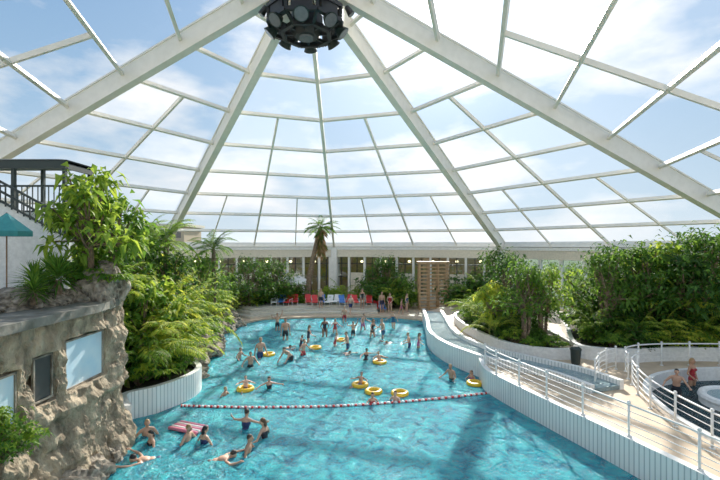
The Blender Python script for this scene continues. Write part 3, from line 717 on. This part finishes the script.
# ---------------------------------------------------------------- people
def Rx(a): return Matrix.Rotation(a,3,'X')
def vdir(*d): return Vector(d).normalized()
def build_person(name,female=False,lean=0,head=0,aL=((.15,0,-1),(.1,-.15,-1)),aR=None,lL=((.04,0,-1),(0,.03,-1)),lR=None,pitch=0,longhair=False,origin='feet'):
    mirror=lambda t: tuple((-d[0],d[1],d[2]) for d in t)
    aR=aR or mirror(aL); lR=lR or mirror(lL)
    B=MB(); caps=[]
    pel=Vector((0,0,.93)); R=Rx(lean)
    T=lambda p: pel+R@(Vector(p)-pel)
    def cap(a,b,ra,rb,tag):
        a=Vector(a);b=Vector(b); B.tube([a,a.lerp(b,.33),a.lerp(b,.66),b],[ra,ra*.72+rb*.28+.004,ra*.3+rb*.7+.002,rb],10); B.ell(a,(ra,)*3,10,7); B.ell(b,(rb,)*3,10,7)
        caps.append((np.array(a),np.array(b),ra,rb,tag))
    def el(c,r,tag,RR=None):
        RR=RR or R; B.ell(c,r,14,10,0,RR); caps.append((np.array(c),np.array(c)+1e-4,min(r),min(r),tag))
    sw=.165 if female else .19; hw=.1 if female else .09
    el(T((0,0,1.28)),(.145 if female else .165,.105,.18),'torso'); el(T((0,0,1.09)),(.118 if female else .14,.095,.15),'torso')
    el(pel,(.165 if female else .155,.115,.13),'pelvis')
    if female:
        for s in(-1,1): el(T((s*.075,-.085,1.27)),(.065,.06,.065),'torso')
    for s in(-1,1): cap(T((s*.03,.01,1.42)),T((s*(sw-.03),0,1.385)),.055,.055,'torso')
    cap(T((0,.01,1.40)),T((0,-.005,1.52)),.056,.05,'neck')
    HR=Rx(lean+head); hc=T((0,-.01,1.52))+HR@Vector((0,-.01,.1))
    H=lambda p: hc+HR@Vector(p)
    B.ell(hc,(.076,.095,.105),16,12,0,HR); caps.append((np.array(hc),np.array(hc)+1e-4,.09,.09,'head'))
    el(H((0,-.035,-.06)),(.052,.06,.055),'head',HR); el(H((0,.016,.026)),(.085,.098,.098),'head',HR)
    B.tube([H((0,-.09,.015)),H((0,-.118,-.02)),H((0,-.09,-.03))],[.01,.018,.012],6)
    for s in(-1,1): B.ell(H((s*.08,.0,-.01)),(.012,.022,.034),8,6,0,HR)
    if longhair: el(H((0,.09,-.07)),(.07,.045,.14),'hair',HR)
    hands=[]
    for s,(d1,d2) in((1,aL),(-1,aR)):
        sh=T((s*sw,0,1.375)); e=sh+vdir(*d1)*.28; w=e+vdir(*d2)*.24
        k=.85 if female else 1
        cap(sh,e,.05*k,.04*k,'uarm'); cap(e,w,.04*k,.026*k,'farm'); h=w+vdir(*d2)*.085
        cap(w,h,.027,.03,'hand'); hands.append((w,h,vdir(*d2),s))
    for s,(d1,d2) in((1,lL),(-1,lR)):
        hp=pel+Vector((s*hw,0,-.03)); kn=hp+vdir(*d1)*.42; an=kn+vdir(*d2)*.41
        cap(hp,kn,.088,.055,'thigh'); cap(kn,an,.056,.036,'calf')
        fwd=Vector((0,-1,0)) if abs(vdir(*d2).z)>.6 else Vector((0,-.2,-1)) if pitch else Vector((0,0,1))
        to=an+fwd.normalized()*.16+Vector((0,0,-.03)); cap(an+Vector((0,0,-.02)),to,.04,.028,'foot')
    me=bpy.data.meshes.new('t'); me.from_pydata(B.v,[],B.f); o=bpy.data.objects.new('t',me); COL.objects.link(o)
    m1=o.modifiers.new('r','REMESH'); m1.mode='VOXEL'; m1.voxel_size=.017
    m2=o.modifiers.new('s','SMOOTH'); m2.iterations=3; m2.factor=.5
    dg=bpy.context.evaluated_depsgraph_get(); dg.update(); rm=bpy.data.meshes.new_from_object(o.evaluated_get(dg)); bpy.data.objects.remove(o)
    nf=len(rm.polygons); C=np.zeros(nf*3); rm.polygons.foreach_get('center',C); C=C.reshape(-1,3)
    best=np.full(nf,9.0); tag=np.zeros(nf,int); tt=np.zeros(nf)
    for i,(a,b,ra,rb,tg) in enumerate(caps):
        ab=b-a; t=np.clip(((C-a)@ab)/(ab@ab),0,1); d=np.linalg.norm(C-(a+t[:,None]*ab),axis=1)-(ra+(rb-ra)*t)
        mk=d<best; best[mk]=d[mk]; tag[mk]=i; tt[mk]=t[mk]
    tags=np.array([c[4] for c in caps])[tag]
    Ri=np.array(R.transposed()); Lc=(C-np.array(pel))@Ri.T+np.array(pel)
    mi=np.zeros(nf,int)
    lim=.12 if female else .55
    suit=(tags=='pelvis')|((tags=='thigh')&(tt<lim))|((tags=='torso')&(Lc[:,2]<1.0))
    if female: suit|=(tags=='torso')&(Lc[:,2]<1.33)&(np.abs(Lc[:,0])<.17)
    mi[suit]=1
    HRi=np.array(HR.transposed()); hl=(C-np.array(hc))@HRi.T
    hair=(tags=='head')&((hl[:,2]+.75*hl[:,1])>.03)&(hl[:,2]>-.07)
    hair|=(tags=='hair')
    mi[hair]=2
    F=MB(); F.v=[tuple(v.co) for v in rm.vertices]; F.n=len(F.v); F.f=[tuple(p.vertices) for p in rm.polygons]; F.m=mi.tolist(); F.t=[.5]*F.n
    for s in(-1,1):
        F.ell(H((s*.03,-.088,.012)),(.012,.008,.007),8,6,3,HR)
    F.ell(H((0,-.094,-.052)),(.022,.01,.006),8,6,4,HR)
    for (w,h,d,s) in hands:
        sd=d.cross(Vector((0,1,0))); 
        if sd.length<.2: sd=d.cross(Vector((1,0,0)))
        sd.normalize(); pn=sd.cross(d).normalized()
        for k,(off,ln) in enumerate(((-.026,.06),(-.009,.075),(.009,.08),(.026,.068))):
            b=h+sd*off; F.tube([b-d*.02,b+d*ln*.5,b+d*ln*.8-pn*.01,b+d*ln-pn*.025],[.009,.0085,.008,.006],6)
        b=w+d*.03-sd*.028; F.tube([b+sd*.01,b-sd*.02+d*.03,b-sd*.028+d*.055],[.011,.01,.007],6)
    bpy.data.meshes.remove(rm)
    zmin=min(v[2] for v in F.v) if origin=='feet' else .93
    F.v=[(v[0],v[1],v[2]-zmin) for v in F.v]
    if pitch:
        Q=Rx(pitch); F.v=[tuple(Q@Vector(v)) for v in F.v]
    return F.mesh(name,[m_skin[0],m_suit[0],m_hair[0],m_eye,m_lip],True)
m_skin=[M('skin_%d'%i,c,.5,tuple(a*.9 for a in c)) for i,c in enumerate([(.58,.33,.22),(.48,.26,.16),(.66,.41,.30),(.25,.12,.07)])]
m_suit=[M('swimwear_%d'%i,c,.6) for i,c in enumerate([(.01,.012,.02),(.015,.03,.12),(.4,.02,.03),(.02,.1,.2),(.02,.02,.025),(.5,.12,.25),(.05,.3,.3),(.02,.015,.05)])]
m_hair=[M('hair_%d'%i,c,.6) for i,c in enumerate([(.03,.018,.01),(.10,.05,.02),(.35,.22,.09),(.01,.01,.01)])]
m_eye=M('eye_dark',(.02,.015,.01),.3); m_lip=M('lips',(.45,.12,.1),.5)
PO={}
PO['stand']=build_person('stand',False)
PO['wade']=build_person('wade',False,.15,-.1,aL=((.5,-.35,-.8),(.2,-.9,-.25)),aR=((-.6,.1,-.7),(-.3,-.7,-.4)),lL=((.05,-.35,-1),(0,.25,-1)),lR=((-.05,.2,-1),(0,.35,-1)))
PO['wade_f']=build_person('wade_f',True,.12,0,aL=((.6,-.1,-.7),(.5,-.6,-.3)),lL=((.05,-.3,-1),(0,.2,-1)),lR=((-.04,.2,-1),(0,.3,-1)),longhair=True)
PO['stand_f']=build_person('stand_f',True,0,0,aL=((.35,.1,-1),(-.5,-.5,-.6)),longhair=True)
PO['walk']=build_person('walk',False,.06,0,aL=((.15,-.45,-1),(.05,-.7,-.8)),aR=((-.15,.45,-1),(-.05,.1,-1)),lL=((.03,.35,-1),(0,.55,-1)),lR=((-.03,-.45,-1),(0,.05,-1)))
PO['arms_up']=build_person('arms_up',False,-.05,-.15,aL=((.5,-.2,.8),(.1,-.3,1)),aR=((-.7,-.4,.1),(-.2,-.6,.7)))
PO['splash']=build_person('splash',True,.2,0,aL=((1,-.3,-.1),(.7,-.7,.1)),aR=((-1,-.2,-.3),(-.6,-.8,-.2)),lL=((.2,-.3,-1),(.05,.3,-1)))
PO['bend']=build_person('bend',False,.85,-.4,aL=((.2,-.5,-.8),(0,-.6,-.7)),lL=((.08,-.3,-1),(0,.35,-1)))
PO['swim']=build_person('swim',False,0,-.8,aL=((.35,-.15,1),(-.1,0,1)),aR=((-.9,0,.4),(-.4,.2,.9)),lL=((.15,.15,-1),(0,.3,-1)),lR=((-.15,-.05,-1),(0,.2,-1)),pitch=math.radians(80),origin='pel')
PO['ring']=build_person('ring',False,-.35,.2,aL=((.8,0,-.35),(.3,-.7,.1)),lL=((.25,-1,.15),(.1,-.7,-.6)),lR=((-.25,-1,.2),(-.1,-.9,-.2)),origin='pel')
cnt=[0]
def person(pose,x,y,rz,z=None,h=1.0,name='swimmer',suit=None,skin=None):
    i=cnt[0]; cnt[0]+=1
    if z is None: z=floorz(y)-.0
    o=inst(PO[pose],name,(x,y,z),rz,h)
    for k,m in((0,m_skin[skin if skin is not None else [0,2,1,0,2,0][i%6]]),(1,m_suit[suit if suit is not None else (i*3)%8]),(2,m_hair[(i*5)%4])):
        o.material_slots[k].link='OBJECT'; o.material_slots[k].material=m
    return o
PL=[('stand',-4.7,26.5,0.3,1.08,0,0),('stand_f',-2.3,27.4,.2,1.0,0,3),('walk',-5.3,22.3,.7,1.05,1,0),('bend',-3.6,21.9,-.6,1,0,0),('wade',-3.1,22.9,1,.9,2,0),
('wade_f',-3.2,26,2,.9,None,0),('splash',-1.5,25,1.5,.8,None,2),('wade',-.7,24.2,-1.2,.95,1,0),('arms_up',-.45,27.7,0,.8,None,0),('wade_f',.8,27.4,1,.95,0,1),
('wade',1.5,27.1,-1,1,3,0),('splash',.3,21.9,.5,.8,0,1),('wade_f',3.4,24.5,1.5,.85,5,0),('wade',2.9,24.6,-1.5,.85,1,0),('wade',4.1,18.8,-.8,.9,0,1),
('wade',-5.4,20.7,.4,.9,0,0),('splash',-3.8,17.6,.2,.85,0,0),('wade',-6.3,21.9,1.3,.8,None,0),('wade',-5.45,16.8,1.2,.75,0,1),
('wade_f',.46,16.05,.3,.8,2,0),('wade',1.4,16.2,-.6,.8,1,2),('wade_f',5.0,18.7,-1,.75,5,0),('wade',-5.35,12.9,1.4,.95,5,0),('wade_f',-4.75,12.7,2.6,.95,1,0),
('splash',-3.75,13.7,3.0,1,1,0),('wade_f',-2.95,13.1,-1.9,1,0,0),('wade',-6.75,13.3,.6,.95,0,0),('wade_f',-6.25,12.7,-.8,.9,0,0),('wade',-3.3,12.2,1.6,.95,0,1),('splash',-3.5,24.7,2,.75,None,0),
('wade_f',-1.7,28.6,.4,.8,None,2),('wade',.2,29.6,1,.9,None,0),('arms_up',-5.8,29.5,.4,.9,None,0),('wade_f',2.4,30.2,-.5,.9,None,0),('walk',-1.2,32.4,0,.9,2,0)]
for (p,x,y,r,h,su,sk) in PL: person(p,x,y,r,None,h,suit=su,skin=sk)
for (x,y,r,h) in [(-5.7,11.9,-1.2,1),(-4.2,11.7,1.9,1),(-1.1,23.4,1.2,.9),(2.1,26,-1,.85),(-4.6,24.3,2,.9)]:
    person('swim',x,y,r,-.10,h)
rg=MB(); rg.torus((0,0,0),.40,.14,32,12,(0,))
rge=rg.mesh('ring',[m_yel],True)
for (x,y,who) in [(-4.75,17.4,1),(.0,17.9,1),(1.0,21.4,1),(.55,17.1,0),(-5.0,22.9,0),(4.95,18.1,0),(-2.6,24.4,0),(1.6,16.9,0),(-1.2,26.4,0)]:
    inst(rge,'swim_ring',(x,y,.04),0,.68)
    if who: person('ring',x,y+.05,random.uniform(-1,1),.02,.68)
mt=MB(); 
for k in range(5): mt.tube([(-.3+k*.15,-.7,0),(-.3+k*.15,.7,0)],.075,8,k%2)
inst(mt.mesh('mat',[m_pink,m_white],True),'inflatable_air_mattress',(-5.6,13.7,.05),1.2,.8)
for (p,x,y,r,h,z) in [('walk',-.8,35.3,.5,1,None),('stand_f',.2,36.2,0,1,None),('stand',1.9,36.6,.3,1.05,None),('stand_f',2.6,36.4,-.3,1,None),('walk',3.5,35.6,1.6,.8,None),('stand',-3.4,36.4,.3,1,None),('stand_f',4.1,36.8,1,.95,None)]:
    zz=.12
    if x<1.5: zz=.5 if y>36.1 else .12
    person(p,x,y,r,zz,h,'poolside_visitor')
person('stand_f',13.6,17.2,.4,-.35,1,'lagoon_bather',suit=2); person('wade',12.2,16.2,-.5,-.35,.95,'lagoon_bather',suit=0)
slab('lagoon_basin',lag,[],-.5,-.35,m_pf)

# ---------------------------------------------------------------- light
sd=Vector((.20,1,.60)).normalized()
sun=bpy.data.lights.new('sun','SUN'); sun.energy=8.5; sun.angle=math.radians(1.0); sun.color=(1,.94,.83)
so=bpy.data.objects.new('sun',sun); COL.objects.link(so); so.rotation_euler=sd.to_track_quat('Z','Y').to_euler(); so.location=(6,30,40)
w=bpy.data.worlds.new('sky'); S.world=w; w.use_nodes=True; nt=w.node_tree; nt.nodes.clear()
out=N(nt,'ShaderNodeOutputWorld'); bg=N(nt,'ShaderNodeBackground'); nt.links.new(bg.outputs[0],out.inputs[0])
tc=N(nt,'ShaderNodeTexCoord')
mp=N(nt,'ShaderNodeMapping'); mp.inputs['Scale'].default_value=(1,1,2.4); mp.inputs['Location'].default_value=(.3,.1,.2); nt.links.new(tc.outputs['Generated'],mp.inputs[0])
nz_=N(nt,'ShaderNodeTexNoise'); nz_.inputs['Scale'].default_value=3.0; nz_.inputs['Detail'].default_value=8; nz_.inputs['Roughness'].default_value=.55
nt.links.new(mp.outputs[0],nz_.inputs['Vector'])
cr=ramp(nt,[(.46,(0,0,0)),(.64,(1,1,1))]); nt.links.new(nz_.outputs['Fac'],cr.inputs[0])
sx=N(nt,'ShaderNodeSeparateXYZ'); nt.links.new(tc.outputs['Generated'],sx.inputs[0])
gr=ramp(nt,[(0.0,(.66,.77,.84)),(.10,(.52,.68,.82)),(.28,(.34,.53,.75)),(.6,(.15,.33,.62))]); nt.links.new(sx.outputs['Z'],gr.inputs[0])
mxc=N(nt,'ShaderNodeMixRGB'); mxc.inputs[2].default_value=(.92,.94,.96,1); nt.links.new(cr.outputs[0],mxc.inputs[0]); nt.links.new(gr.outputs[0],mxc.inputs[1])
dt=N(nt,'ShaderNodeVectorMath',operation='DOT_PRODUCT'); dt.inputs[1].default_value=sd; nt.links.new(tc.outputs['Generated'],dt.inputs[0])
mx0=N(nt,'ShaderNodeMath',operation='MAXIMUM'); mx0.inputs[1].default_value=0; nt.links.new(dt.outputs['Value'],mx0.inputs[0])
def powr(e,k,prev=None):
    p=N(nt,'ShaderNodeMath',operation='POWER'); p.inputs[1].default_value=e; nt.links.new(mx0.outputs[0],p.inputs[0])
    m=N(nt,'ShaderNodeMath',operation='MULTIPLY_ADD'); m.inputs[1].default_value=k; nt.links.new(p.outputs[0],m.inputs[0])
    if prev: nt.links.new(prev.outputs[0],m.inputs[2])
    else: m.inputs[2].default_value=0
    return m
h1=powr(9,.36); h2=powr(60,.7,h1); h3=powr(700,12.0,h2)
ad=N(nt,'ShaderNodeMixRGB'); ad.blend_type='ADD'; ad.inputs[0].default_value=1; nt.links.new(mxc.outputs[0],ad.inputs[1])
cmb=N(nt,'ShaderNodeCombineXYZ'); 
for i in range(3): nt.links.new(h3.outputs[0],cmb.inputs[i])
nt.links.new(cmb.outputs[0],ad.inputs[2]); nt.links.new(ad.outputs[0],bg.inputs[0]); bg.inputs[1].default_value=1.0
